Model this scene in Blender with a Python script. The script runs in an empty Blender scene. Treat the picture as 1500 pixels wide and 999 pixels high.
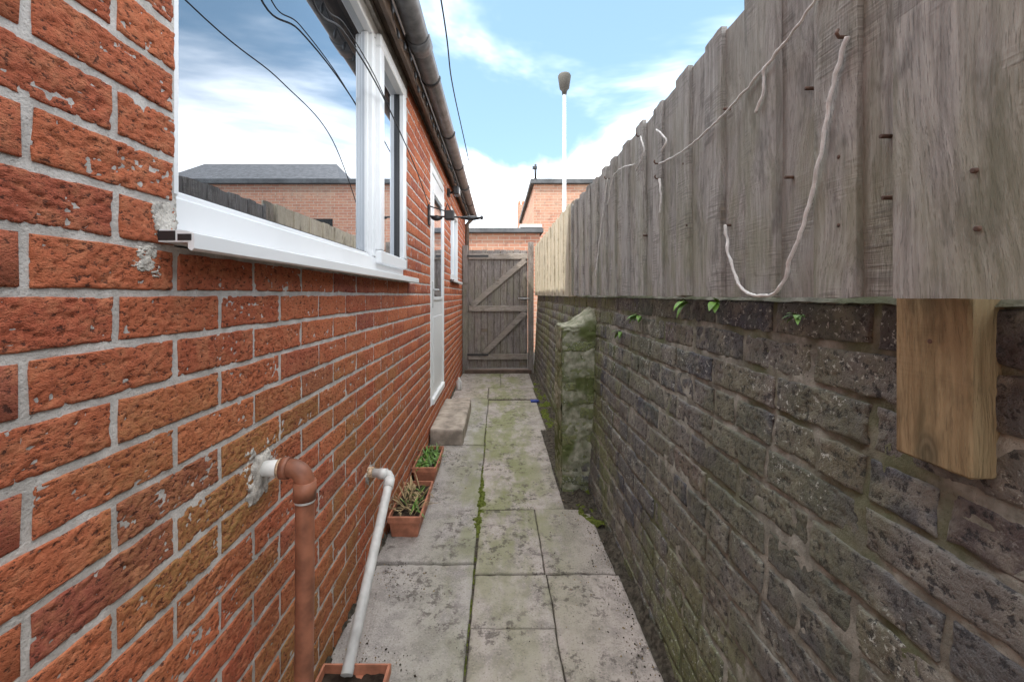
import bpy, math, random
import numpy as np
from mathutils import Vector, noise as mnoise
random.seed(7); rng=np.random.default_rng(7)
sc=bpy.context.scene
CH=1.18; F=605.0
def px(x,y,Y):  # helper for measuring positions from known depth
    return ((x-730)/F*Y, Y, CH-(y-432)/F*Y)
# ------------------------------------------------------------ numpy noise
def _h(ix,iy,iz):
    n=(ix.astype(np.int64)*374761393+iy.astype(np.int64)*668265263+iz.astype(np.int64)*2147483647//7)&0xffffffff
    n=((n^(n>>13))*1274126177)&0xffffffff
    n=((n^(n>>16))*2246822519)&0xffffffff
    return ((n^(n>>15))&0xffff)/65535.0
def vn(x,y,z):
    x,y,z=np.broadcast_arrays(np.asarray(x,float),np.asarray(y,float),np.asarray(z,float))
    x0=np.floor(x);y0=np.floor(y);z0=np.floor(z)
    fx=x-x0;fy=y-y0;fz=z-z0
    fx=fx*fx*(3-2*fx);fy=fy*fy*(3-2*fy);fz=fz*fz*(3-2*fz)
    r=0
    for i in (0,1):
        for j in (0,1):
            for k in (0,1):
                w=(fx if i else 1-fx)*(fy if j else 1-fy)*(fz if k else 1-fz)
                r=r+w*_h(x0+i,y0+j,z0+k)
    return r
def sstep(a,b,x):
    t=np.clip((x-a)/(b-a),0,1); return t*t*(3-2*t)
# ------------------------------------------------------------ node helpers
class NT:
    def __init__(s,name):
        s.m=bpy.data.materials.new(name); s.m.use_nodes=True; s.t=s.m.node_tree
        s.b=s.t.nodes['Principled BSDF']; s.out=s.t.nodes['Material Output']
    def n(s,t): return s.t.nodes.new(t)
    def l(s,a,b): s.t.links.new(a,b)
    def set(s,inp,v):
        if hasattr(v,'is_output'): s.l(v,inp)
        else:
            if isinstance(v,(tuple,list)) and len(v)==3 and inp.type=='RGBA': v=(*v,1)
            inp.default_value=v
    def pos(s): 
        g=s.n('ShaderNodeNewGeometry'); return g.outputs['Position']
    def attr(s,name='bcol'):
        a=s.n('ShaderNodeAttribute'); a.attribute_name=name
        sp=s.n('ShaderNodeSeparateColor'); s.l(a.outputs['Color'],sp.inputs[0])
        return sp.outputs[0],sp.outputs[1],sp.outputs[2],a.outputs['Alpha']
    def mp(s,v,scale,loc=(0,0,0),rot=(0,0,0)):
        m=s.n('ShaderNodeMapping'); s.l(v,m.inputs[0]); s.set(m.inputs['Scale'],scale); s.set(m.inputs['Location'],loc); s.set(m.inputs['Rotation'],rot); return m.outputs[0]
    def vadd(s,a,b):
        m=s.n('ShaderNodeVectorMath'); s.set(m.inputs[0],a); s.set(m.inputs[1],b); return m.outputs[0]
    def noise(s,v,scale=5,detail=3,rough=.55,dist=0):
        m=s.n('ShaderNodeTexNoise'); s.l(v,m.inputs['Vector']); m.inputs['Scale'].default_value=scale
        m.inputs['Detail'].default_value=min(detail,4); m.inputs['Roughness'].default_value=rough; m.inputs['Distortion'].default_value=dist
        return m.outputs['Fac']
    def vor(s,v,scale=5,feat='F1'):
        m=s.n('ShaderNodeTexVoronoi'); m.feature=feat; s.l(v,m.inputs['Vector']); m.inputs['Scale'].default_value=scale
        return m.outputs['Distance'],(m.outputs['Color'] if feat=='F1' else None)
    def mr(s,v,a,b,c=0.,d=1.,smooth=True):
        m=s.n('ShaderNodeMapRange'); 
        if smooth: m.interpolation_type='SMOOTHSTEP'
        s.set(m.inputs[0],v); m.inputs[1].default_value=a; m.inputs[2].default_value=b; m.inputs[3].default_value=c; m.inputs[4].default_value=d
        return m.outputs[0]
    def math(s,op,a,b=0.):
        m=s.n('ShaderNodeMath'); m.operation=op; s.set(m.inputs[0],a); s.set(m.inputs[1],b); return m.outputs[0]
    def mix(s,f,a,b,bt='MIX'):
        m=s.n('ShaderNodeMix'); m.data_type='RGBA'; m.blend_type=bt
        s.set(m.inputs[0],f); s.set(m.inputs[6],a); s.set(m.inputs[7],b); return m.outputs[2]
    def sep(s,v):
        m=s.n('ShaderNodeSeparateXYZ'); s.l(v,m.inputs[0]); return m.outputs
    def comb(s,x,y,z):
        m=s.n('ShaderNodeCombineXYZ'); s.set(m.inputs[0],x); s.set(m.inputs[1],y); s.set(m.inputs[2],z); return m.outputs[0]
    def bump(s,h,strength=.5,dist=.005,prev=None):
        m=s.n('ShaderNodeBump'); m.inputs['Strength'].default_value=strength; m.inputs['Distance'].default_value=dist
        s.set(m.inputs['Height'],h)
        if prev is not None: s.l(prev,m.inputs['Normal'])
        return m.outputs[0]
    def done(s,col,rough=.8,nrm=None,spec=.3):
        s.set(s.b.inputs['Base Color'],col); s.set(s.b.inputs['Roughness'],rough)
        s.b.inputs['Specular IOR Level'].default_value=spec
        if nrm is not None: s.l(nrm,s.b.inputs['Normal'])
        return s.m
def simple(name,col,rough=.6,spec=.4,var=.15,nscale=12,bump=.1,bd=.002,metal=0):
    k=NT(name); p=k.pos(); f=k.noise(p,nscale,3,.6)
    c=k.mix(k.mr(f,.3,.7),tuple(v*(1-var) for v in col),tuple(min(1,v*(1+var)) for v in col))
    k.b.inputs['Metallic'].default_value=metal
    return k.done(c,rough,k.bump(k.noise(p,nscale*12,2),bump,bd) if bump>.04 else None,spec)
# ------------------------------------------------------------ materials
def mat_red_brick():
    k=NT('rustic_red_brick'); p=k.pos(); r,g,b,a=k.attr()
    c=k.mix(r,(.56,.170,.078),(.42,.110,.058))
    c=k.mix(k.math('MULTIPLY',k.mr(g,.72,1),.7),c,(.29,.085,.065))
    n=k.noise(p,30,3,.7); c=k.mix(k.mr(n,.42,.72,0,.6),c,(.58,.235,.12))
    x,y,z=k.sep(p)
    am=k.math('MULTIPLY',k.mr(k.noise(p,2.6,2,.6),.38,.58),k.mr(z,1.15,.75))
    am=k.math('MULTIPLY',am,k.mr(b,.1,.9,.35,1)); am=k.math('MULTIPLY',am,k.mr(y,3.2,1.2,.35,1))
    g1=k.noise(k.mp(p,(1,.75,1.35)),105,4,.78)
    am=k.math('MULTIPLY',am,k.mr(g1,.35,.6,.25,.95))
    c=k.mix(k.math('MULTIPLY',am,.78),c,(.27,.20,.065))
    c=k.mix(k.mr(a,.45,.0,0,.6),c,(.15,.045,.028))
    c=k.mix(k.mr(g1,.46,.37,0,.9),c,(.070,.030,.022))  # shade of the pits put into the colour, along with some dirt
    c=k.mix(k.mr(g1,.60,.76,0,.22),c,(.62,.30,.19))
    return k.done(c,.88,k.bump(g1,1.,.009),.2)
def mat_mortar(name,col,dark,green=.0):
    k=NT(name); p=k.pos(); n=k.noise(p,22,3,.65); c=k.mix(k.mr(n,.35,.7),dark,col)
    h=k.noise(p,240,3,.7)
    c=k.mix(k.mr(h,.42,.30,0,.5),c,tuple(v*.5 for v in dark))
    if green: c=k.mix(k.mr(k.noise(p,4,3,.6),.48,.62,0,green),c,(.085,.105,.03))
    return k.done(c,.95,k.bump(h,.8,.003),.15)
def mat_old_brick(extra=0.):
    k=NT('old_engineering_brick'); p=k.pos(); r,g,b,a=k.attr()
    c=k.mix(r,(.098,.098,.102),(.180,.168,.152))
    c=k.mix(k.mr(g,.60,.9,0,.75),c,(.065,.070,.092))
    c=k.mix(k.mr(b,.86,1,0,.4),c,(.18,.125,.09))
    c=k.mix(k.mr(k.noise(p,15,3,.72),.46,.66,0,.7),c,(.28,.265,.225))
    f=k.noise(p,62,4,.76)
    c=k.mix(k.mr(f,.48,.38,0,.92),c,(.034,.034,.037))
    x,y,z=k.sep(p)
    gm=k.math('MULTIPLY',k.mr(k.noise(k.mp(p,(1,1,.7)),3.1,4,.7),.42-extra,.58-extra),k.math('MAXIMUM',k.mr(y,1.5,2.6,.32,1),k.mr(z,.65,.1,.1,.85)))
    gm=k.math('MULTIPLY',gm,k.mr(f,.32,.6,.3,1))
    c=k.mix(k.math('MULTIPLY',gm,.85),c,(.165,.19,.05))
    li=k.math('MULTIPLY',k.mr(k.noise(p,95,3,.75),.585,.65),k.mr(k.noise(p,4.5,1,.5),.45,.57))
    c=k.mix(k.math('MULTIPLY',li,.8),c,(.56,.58,.53))
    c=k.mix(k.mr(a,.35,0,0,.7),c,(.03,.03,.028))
    return k.done(c,.6,k.bump(f,1.,.008),.35)
def mat_wood(name,light,dark,green=.4,axis='Z',knots=True,saw=.5,brown=.2,sharp=1.,gcol=(.23,.24,.13)):
    k=NT(name); r,g,b,a=k.attr(); p0=k.pos()
    off=k.comb(k.math('MULTIPLY',r,7.3),k.math('MULTIPLY',g,5.1),k.math('MULTIPLY',b,9.7))
    p=k.vadd(p0,off)
    sc={'Z':(1,1,.06),'X':(.06,1,1),'Y':(1,.06,1)}[axis]
    sk={'Z':(1,1,.35),'X':(.35,1,1),'Y':(1,.35,1)}[axis]
    wob=k.noise(p,3.5,1,.5)
    pw=k.vadd(p,k.comb(k.math('MULTIPLY',wob,.07),k.math('MULTIPLY',wob,.07),k.math('MULTIPLY',wob,.07)))
    g1=k.noise(k.mp(pw,sc),95,4,.7); g2=k.noise(k.mp(pw,sc),380,3,.7)
    c=k.mix(k.mr(g1,.36,.64),dark,light)
    c=k.mix(k.mr(g2,.52,.66,0,.7*sharp),c,tuple(v*.36 for v in dark))
    c=k.mix(k.mr(g2,.46,.34,0,.35*sharp),c,tuple(min(1,v*1.25) for v in light))
    c=k.mix(k.mr(b,.2,1,0,.5),c,tuple(v*.62 for v in light))
    c=k.mix(k.mr(k.noise(k.mp(p,sk),4,3,.6),.48,.7,0,brown),c,(.25,.18,.11))
    c=k.mix(k.mr(k.noise(k.mp(p,sk),13,4,.78),.5,.66,0,.55),c,tuple(v*.40 for v in dark))
    h=k.math('ADD',g1,k.math('MULTIPLY',g2,.7))
    if knots:
        d,cc=k.vor(k.mp(p,(0,1,.45) if axis!='X' else (.5,0,1)),8)
        sp=k.n('ShaderNodeSeparateColor'); k.l(cc,sp.inputs[0])
        m=k.math('MULTIPLY',k.mr(d,.17,.07),k.mr(sp.outputs[0],.68,.70))
        rg=k.math('SINE',k.math('MULTIPLY',d,150.)); 
        c=k.mix(k.math('MULTIPLY',m,.75),c,k.mix(k.mr(rg,-1,1),(.07,.05,.035),(.20,.15,.10)))
    x,y,z=k.sep(p0)
    if green:
        gm=k.math('MULTIPLY',k.mr(k.noise(k.mp(p0,(1,1,.3)),7,3,.65),.44,.62),k.mr(z,1.9,1.2,.25,1))
        c=k.mix(k.math('MULTIPLY',gm,green),c,gcol)
    if saw:
        q={'Z':(.06,.06,1),'X':(1,.06,.06),'Y':(.06,1,.06)}[axis]
        s=k.noise(k.mp(p,q,(0,0,0),(.07,0,0)),230,1)
        sm=k.math('MULTIPLY',s,k.mr(k.noise(p,6,2),.42,.60))
        h=k.math('ADD',h,k.math('MULTIPLY',sm,.9*saw))
        c=k.mix(k.mr(sm,.42,.62,0,.6*saw),c,tuple(v*.6 for v in dark))
    return k.done(c,.88,k.bump(h,.9,.0035),.2)
def mat_slab(name,base,alt,algae=.8,tone=0):
    k=NT(name); p=k.pos(); r,g,b,a=k.attr(); x,y,z=k.sep(p)
    c=k.mix(r,base,alt)
    c=k.mix(k.mr(g,.5,1,0,.35),c,tuple(v*.7 for v in base))
    m1=k.noise(p,7,4,.75)
    c=k.mix(k.mr(m1,.42,.62,0,.6),c,tuple(v*.52 for v in base))
    f=k.noise(p,150,3,.7)
    c=k.mix(k.mr(f,.52,.7,0,.5),c,tuple(min(1,v*1.4) for v in base))
    c=k.mix(k.mr(f,.42,.33,0,.65),c,(.08,.07,.06))
    d=k.math('ABSOLUTE',k.math('SUBTRACT',x,.03))
    band=k.mr(d,.46,.10,.06,1)
    am=k.math('MULTIPLY',band,k.mr(k.noise(k.mp(p,(1,.45,1)),4.5,4,.7),.38,.58))
    am=k.math('MULTIPLY',am,k.mr(y,1.2,2.5,.42,1))
    am=k.math('MULTIPLY',am,k.mr(f,.32,.55,.5,1))
    c=k.mix(k.math('MULTIPLY',am,algae),c,(.20,.225,.075))
    st=k.math('MULTIPLY',k.mr(k.noise(p,22,4,.78),.51,.61),k.mr(k.noise(p,3.3,1),.43,.55))
    c=k.mix(k.math('MULTIPLY',st,.7),c,(.075,.062,.055))
    h=k.math('ADD',f,k.math('MULTIPLY',m1,1.6))
    return k.done(c,.85,k.bump(h,.6,.004),.3)
def mat_fbrick(name,c1,c2,mo,vert='XZ'):
    k=NT(name); p=k.pos(); x,y,z=k.sep(p)
    v=k.comb(x if vert=='XZ' else y,z,0.)
    bt=k.n('ShaderNodeTexBrick'); k.l(v,bt.inputs['Vector']); bt.inputs['Scale'].default_value=1
    bt.inputs['Brick Width'].default_value=.225; bt.inputs['Row Height'].default_value=.075; bt.inputs['Mortar Size'].default_value=.006
    k.set(bt.inputs['Color1'],c1); k.set(bt.inputs['Color2'],c2); k.set(bt.inputs['Mortar'],mo)
    c=k.mix(k.mr(k.noise(p,1.2,3,.7),.4,.7,0,.5),bt.outputs['Color'],(.46,.34,.25))
    c=k.mix(k.mr(k.noise(p,9,3,.7),.5,.7,0,.4),c,(.13,.085,.07))
    return k.done(c,.9,None,.2)
M={}
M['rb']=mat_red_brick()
M['mortar']=mat_mortar('grey_mortar',(.60,.565,.53),(.42,.39,.36))
M['omortar']=mat_mortar('old_lime_mortar',(.40,.39,.34),(.20,.195,.165),.65)
M['pmortar']=mat_mortar('mossy_mortar',(.38,.37,.29),(.19,.195,.13),.9)
M['ob']=mat_old_brick()
M['obg']=mat_old_brick(.14)
M['fence']=mat_wood('weathered_fence_wood',(.50,.485,.46),(.29,.278,.26),.42,brown=.15,saw=.8)
M['fence2']=mat_wood('weathered_fence_wood_sunlit_tint',(.64,.58,.46),(.46,.41,.31),.15)  # far boards: sunlit paleness partly put into the wood colour
M['post']=mat_wood('treated_post_wood',(.43,.315,.18),(.27,.185,.10),.2,saw=.2,brown=.35,sharp=.7)
M['gate']=mat_wood('gate_wood',(.33,.30,.28),(.19,.165,.15),.25)
M['gater']=mat_wood('gate_rail_wood',(.42,.375,.335),(.26,.23,.20),.15,axis='X')
M['slab']=mat_slab('paving_slab',(.42,.38,.34),(.45,.395,.36))
M['conc']=mat_slab('concrete_strip',(.40,.37,.345),(.43,.395,.365),.75)
M['step']=simple('step_concrete',(.35,.30,.25),.9,.2,.35,9,.8,.004)
M['upvc']=simple('white_upvc',(.80,.81,.82),.28,.5,.03,3,.0,.001)
M['dkplastic']=simple('black_plastic',(.025,.025,.027),.4,.5,.2,8,0)
M['gutter']=simple('gutter_plastic',(.125,.125,.13),.38,.5,.35,14,.0)
M['fascia']=simple('fascia_brown',(.11,.075,.055),.6,.4,.3,10,.3)
M['copperp']=simple('brown_waste_pipe',(.27,.105,.06),.5,.4,.35,16,.1,.001)
M['whitep']=simple('white_pipe',(.62,.62,.60),.45,.4,.18,14,.1,.001)
M['cement']=simple('cement_patch',(.46,.43,.39),.95,.15,.35,30,1,.003)
M['rust']=simple('rusty_collar',(.46,.33,.22),.7,.3,.7,60,.5)
M['terra']=simple('terracotta_plastic',(.42,.17,.10),.6,.4,.25,20,.1)
M['soil']=simple('soil',(.07,.052,.04),.95,.1,.4,40,1,.01)
M['leaf']=simple('leaf_green',(.10,.20,.035),.5,.4,.4,30,0)
M['dry']=simple('dry_stalk',(.32,.24,.13),.8,.2,.4,30,0)
M['fern']=simple('fern_green',(.11,.23,.03),.5,.4,.3,30,0)
M['moss']=simple('moss',(.14,.17,.035),.95,.1,.5,60,1,.006)
M['dirt']=simple('dirt',(.12,.105,.082),.95,.1,.5,50,1,.008)
M['rope']=simple('white_rope',(.72,.71,.69),.6,.3,.15,60,.5)
M['cable']=simple('black_cable',(.02,.02,.022),.5,.4,.1,10,0)
M['steel']=simple('galvanised_steel',(.55,.56,.56),.45,.5,.1,4,.0,.001,.3)
M['lampgrey']=simple('lamp_head_grey',(.09,.085,.075),.7,.2,.1,3,0)
M['slate']=simple('roof_slate',(.13,.13,.135),.7,.4,.3,5,.3,.01)
M['felt']=simple('roof_felt',(.10,.105,.11),.8,.3,.3,3,.0,.01)
M['asphalt']=simple('asphalt',(.06,.06,.058),.9,.2,.3,3,.8,.006)
M['ground']=simple('ground_soil',(.10,.09,.065),.95,.1,.35,.8,.6,.01)
M['screw']=simple('rusty_screw',(.11,.06,.04),.6,.5,.4,80,0)
M['blue']=simple('blue_plastic',(.03,.07,.40),.4,.5,.1,10,0)
M['dark']=simple('dark_interior',(.02,.02,.02),.8,.2,.1,10,0)
M['fb1']=mat_fbrick('far_red_brick',(.48,.24,.155),(.40,.18,.12),(.46,.41,.34))
M['fb2']=mat_fbrick('house_side_brick',(.42,.12,.06),(.34,.09,.05),(.40,.36,.32),'YZ')
M['render']=simple('white_render',(.70,.70,.68),.8,.2,.08,3,0)
def mat_glass():
    k=NT('window_glass'); k.t.nodes.remove(k.b)
    gl=k.n('ShaderNodeBsdfGlossy'); gl.inputs['Roughness'].default_value=.0; gl.inputs['Color'].default_value=(.88,.93,1,1)
    df=k.n('ShaderNodeBsdfDiffuse'); df.inputs['Color'].default_value=(.02,.022,.025,1)
    lw=k.n('ShaderNodeFresnel'); lw.inputs[0].default_value=1.9
    f=k.mr(lw.outputs[0],0.05,.5,.35,.90)
    mx=k.n('ShaderNodeMixShader'); k.l(f,mx.inputs[0]); k.l(df.outputs[0],mx.inputs[1]); k.l(gl.outputs[0],mx.inputs[2]); k.l(mx.outputs[0],k.out.inputs[0]); return k.m
M['glass']=mat_glass()
# ------------------------------------------------------------ mesh builder
def empty(name):
    e=bpy.data.objects.new(name,None); sc.collection.objects.link(e); return e
class MB:
    def __init__(s): s.v=[];s.f=[];s.mi=[];s.sm=[];s.c=[];s.mats=[]
    def m(s,mat):
        if mat not in s.mats: s.mats.append(mat)
        return s.mats.index(mat)
    def add(s,vs,fs,mat,smooth=False,rnd=None):
        o=len(s.v); i=s.m(mat); r=rnd or (random.random(),random.random(),random.random(),1)
        s.v+=[tuple(v) for v in vs]; s.c+=[r]*len(vs)
        for f in fs: s.f.append(tuple(o+a for a in f)); s.mi.append(i); s.sm.append(smooth)
    def box(s,a,b,mat,bev=0,jit=0,rnd=None):
        x0,y0,z0=a;x1,y1,z1=b
        if bev<=0:
            vs=[(x,y,z) for x in(x0,x1) for y in(y0,y1) for z in(z0,z1)]
            fs=[(0,1,3,2),(4,6,7,5),(0,4,5,1),(2,3,7,6),(0,2,6,4),(1,5,7,3)]
        else:
            e=bev; vs=[];idx={}
            for i,x in enumerate((x0,x1)):
                for j,y in enumerate((y0,y1)):
                    for k,z in enumerate((z0,z1)):
                        dx=e if i==0 else -e;dy=e if j==0 else -e;dz=e if k==0 else -e
                        idx[i,j,k,0]=len(vs);vs.append((x,y+dy,z+dz))
                        idx[i,j,k,1]=len(vs);vs.append((x+dx,y,z+dz))
                        idx[i,j,k,2]=len(vs);vs.append((x+dx,y+dy,z))
            fs=[]
            for i in(0,1):
                q=[idx[i,0,0,0],idx[i,1,0,0],idx[i,1,1,0],idx[i,0,1,0]];fs.append(q if i else q[::-1])
                q=[idx[0,i,0,1],idx[0,i,1,1],idx[1,i,1,1],idx[1,i,0,1]];fs.append(q if i else q[::-1])
                q=[idx[0,0,i,2],idx[1,0,i,2],idx[1,1,i,2],idx[0,1,i,2]];fs.append(q if i else q[::-1])
            for i in(0,1):
                for j in(0,1):
                    q=[idx[0,i,j,1],idx[1,i,j,1],idx[1,i,j,2],idx[0,i,j,2]];fs.append(q if (i^j) else q[::-1])
                    q=[idx[i,0,j,0],idx[i,1,j,0],idx[i,1,j,2],idx[i,0,j,2]];fs.append(q[::-1] if (i^j) else q)
                    q=[idx[i,j,0,0],idx[i,j,1,0],idx[i,j,1,1],idx[i,j,0,1]];fs.append(q if (i^j) else q[::-1])
                    for k in(0,1):
                        q=[idx[i,j,k,0],idx[i,j,k,1],idx[i,j,k,2]];fs.append(q if (i^j^k) else q[::-1])
        if jit: 
            vs=[tuple(c+random.uniform(-jit,jit) for c in v) for v in vs]
        s.add(vs,fs,mat,False,rnd)
    def tube(s,pts,rad,mat,seg=12,cap=True):
        pts=[Vector(p) for p in pts]; n=len(pts); rr=rad if isinstance(rad,(list,tuple)) else [rad]*n
        vs=[];fs=[];up=None
        for i,p in enumerate(pts):
            t=(pts[min(i+1,n-1)]-pts[max(i-1,0)]).normalized()
            if up is None: up=t.orthogonal().normalized()
            u=(up-t*up.dot(t)); u=u.normalized() if u.length>1e-6 else t.orthogonal().normalized(); up=u; w=t.cross(u)
            for k in range(seg):
                a=2*math.pi*k/seg; vs.append(p+(u*math.cos(a)+w*math.sin(a))*rr[i])
        for i in range(n-1):
            for k in range(seg):
                k2=(k+1)%seg; fs.append((i*seg+k,i*seg+k2,(i+1)*seg+k2,(i+1)*seg+k))
        s.add(vs,fs,mat,True)
        if cap:
            o=len(s.v)-n*seg; i=s.m(mat)
            s.f.append(tuple(o+k for k in range(seg))[::-1]); s.mi.append(i); s.sm.append(False)
            s.f.append(tuple(o+(n-1)*seg+k for k in range(seg))); s.mi.append(i); s.sm.append(False)
    def quad(s,a,b,c,d,mat): s.add([a,b,c,d],[(0,1,2,3)],mat)
    def obj(s,name,parent=None):
        me=bpy.data.meshes.new(name); me.from_pydata(s.v,[],s.f)
        for m in s.mats: me.materials.append(m)
        me.polygons.foreach_set('material_index',s.mi); me.polygons.foreach_set('use_smooth',s.sm)
        at=me.color_attributes.new('bcol','FLOAT_COLOR','POINT'); at.data.foreach_set('color',np.array(s.c,dtype=np.float32).ravel())
        me.update(); o=bpy.data.objects.new(name,me); sc.collection.objects.link(o)
        if parent: o.parent=parent
        return o
def npmesh(name,V,Q,C,mat,parent=None,smooth=True):
    me=bpy.data.meshes.new(name); me.vertices.add(len(V)); me.vertices.foreach_set('co',V.astype(np.float32).ravel())
    me.loops.add(len(Q)*4); me.loops.foreach_set('vertex_index',Q.astype(np.int32).ravel())
    me.polygons.add(len(Q)); me.polygons.foreach_set('loop_start',np.arange(0,len(Q)*4,4,dtype=np.int32))
    try: me.polygons.foreach_set('loop_total',np.full(len(Q),4,dtype=np.int32))
    except Exception: pass
    me.update(calc_edges=True); me.validate()
    me.polygons.foreach_set('use_smooth',np.full(len(me.polygons),smooth))
    at=me.color_attributes.new('bcol','FLOAT_COLOR','POINT'); at.data.foreach_set('color',C.astype(np.float32).ravel())
    me.materials.append(mat); o=bpy.data.objects.new(name,me); sc.collection.objects.link(o)
    if parent: o.parent=parent
    return o
def grid_faces(nu,nv,o,flip):
    i=np.arange(nu-1)[:,None]*nv+np.arange(nv-1)[None,:]
    i=i.ravel()+o
    q=np.stack([i,i+nv,i+nv+1,i+1],1)
    return q[:,::-1] if flip else q
def bricks(name,rects,P,res,depth,r,disp,wob,mat,parent=None,flip=False):
    Vs=[];Qs=[];Cs=[];o=0
    for (u0,u1,v0,v1) in rects:
        rs=res((u0+u1)/2)
        nu=max(2,int((u1-u0)/rs)); nv=max(2,int((v1-v0)/rs))
        us=np.concatenate([[u0,u0],np.linspace(u0+r,u1-r,nu),[u1,u1]]); vs=np.concatenate([[v0,v0],np.linspace(v0+r,v1-r,nv),[v1,v1]])
        U,W=np.meshgrid(us,vs,indexing='ij'); k=rng.random()*50
        D,A=disp(U,W,k)
        ou=np.zeros_like(U); ou[1,:]=1;ou[-2,:]=1;ou[:,1]=1;ou[:,-2]=1
        D=np.where(ou>0,D-r*.7,D)
        ou2=np.zeros_like(U);ou2[0,:]=1;ou2[-1,:]=1;ou2[:,0]=1;ou2[:,-1]=1
        D=np.where(ou2>0,-depth,D)
        U2=U+wob*(vn(U*45,W*45,k)-.5)+wob*(vn(U*12,W*12,k+9)-.5); W2=W+wob*(vn(U*40,W*40,k+20)-.5)+wob*(vn(U*9,W*9,k+29)-.5)
        X,Y,Z=P(U2,W2,D)
        Vs.append(np.stack([X.ravel(),Y.ravel(),Z.ravel()],1)); Qs.append(grid_faces(len(us),len(vs),o,flip))
        c=rng.random(3); C=np.empty((U.size,4)); C[:,:3]=c; C[:,3]=A.ravel(); Cs.append(C); o+=U.size
    return npmesh(name,np.concatenate(Vs),np.concatenate(Qs),np.concatenate(Cs),mat,parent,True)
def bond(u0,u1,v_ref,v0,v1,course,length,phase,holes,gap=.010,header_every=0,jit=0.):
    out=[]; n0=int(math.floor((v0-v_ref)/course)); n1=int(math.ceil((v1-v_ref)/course))
    for n in range(n0,n1):
        a=v_ref+n*course; b=a+course; a=max(a,v0); b=min(b,v1)
        if b-a<.02: continue
        hdr=header_every and n%header_every==0
        L=length/2 if hdr else length
        ph=phase+((n%2)*L/2)
        cuts=[]; k=math.floor((u0-ph)/L)
        while ph+k*L<u1+L: cuts.append(ph+k*L+random.uniform(-jit,jit)); k+=1
        segs=[(u0,u1)]
        for (hu0,hu1,hv0,hv1) in holes:
            if a<hv1-.02 and b>hv0+.02:
                ns=[]
                for s0,s1 in segs:
                    if hu1<=s0 or hu0>=s1: ns.append((s0,s1))
                    else:
                        if hu0>s0: ns.append((s0,hu0))
                        if hu1<s1: ns.append((hu1,s1))
                segs=ns
        for s0,s1 in segs:
            for c0,c1 in zip(cuts[:-1],cuts[1:]):
                x0=max(c0+gap/2,s0); x1=min(c1-gap/2,s1)
                if x1-x0>.025: out.append((x0,x1,a+gap/2,b-gap/2))
    return out
def wall_body(name,us,vs,holes,P,depth,thick,mat,parent,flip=False):
    us=sorted(set(us+[h[0] for h in holes]+[h[1] for h in holes])); vs=sorted(set(vs+[h[2] for h in holes]+[h[3] for h in holes]))
    mb=MB()
    inh=lambda u,v: any(h[0]<u<h[1] and h[2]<v<h[3] for h in holes)
    def pt(u,v,d):
        return tuple(float(c) for c in P(np.array(u),np.array(v),np.array(d)))
    for i in range(len(us)-1):
        for j in range(len(vs)-1):
            if inh((us[i]+us[i+1])/2,(vs[j]+vs[j+1])/2): continue
            q=[pt(us[i],vs[j],-depth),pt(us[i+1],vs[j],-depth),pt(us[i+1],vs[j+1],-depth),pt(us[i],vs[j+1],-depth)]
            mb.add(q if not flip else q[::-1],[(0,1,2,3)],mat)
            q=[pt(us[i],vs[j],-thick),pt(us[i+1],vs[j],-thick),pt(us[i+1],vs[j+1],-thick),pt(us[i],vs[j+1],-thick)]
            mb.add(q[::-1] if not flip else q,[(0,1,2,3)],mat)
    for h in list(holes)+[(us[0],us[-1],vs[0],vs[-1])]:
        c=[(h[0],h[2]),(h[1],h[2]),(h[1],h[3]),(h[0],h[3])]
        for k in range(4):
            a=c[k];b=c[(k+1)%4]
            mb.add([pt(*a,-depth),pt(*b,-depth),pt(*b,-thick),pt(*a,-thick)],[(0,1,2,3)],mat)
    return mb.obj(name,parent)
# ============================================================ BRICK HOUSE
house=empty('brick_house')
WX=-.55
WIN=(.705,2.49,1.262,2.44); DOOR=(3.34,4.16,.27,2.26); WIN2=(4.78,5.72,1.335,2.24)
holes=[WIN,DOOR,WIN2]
PL=lambda U,V,D:(WX+D,U,V)
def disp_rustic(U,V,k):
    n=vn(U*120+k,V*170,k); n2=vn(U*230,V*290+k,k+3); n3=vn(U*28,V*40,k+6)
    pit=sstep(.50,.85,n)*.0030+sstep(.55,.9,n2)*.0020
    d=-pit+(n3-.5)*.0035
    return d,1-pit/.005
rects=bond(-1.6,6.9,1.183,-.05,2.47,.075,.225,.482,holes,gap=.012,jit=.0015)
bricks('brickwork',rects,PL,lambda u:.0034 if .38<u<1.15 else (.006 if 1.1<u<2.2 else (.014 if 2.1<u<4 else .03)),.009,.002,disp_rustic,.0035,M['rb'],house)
wall_body('mortar_wall',[-1.6,6.9],[-.05,2.47],holes,PL,.0035,.25,M['mortar'],house)
mb=MB()
for (a0,a1,b0,b1) in holes:
    n=int((b1-b0)/.075)
    for i in range(n):
        mb.box((WX-.11,a1-.003,b0+.075*i+.005),(WX-.006,a1+.04,b0+.075*i+.07),M['rb'],.002)
mb.obj('window_reveal_bricks',house)
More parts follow.
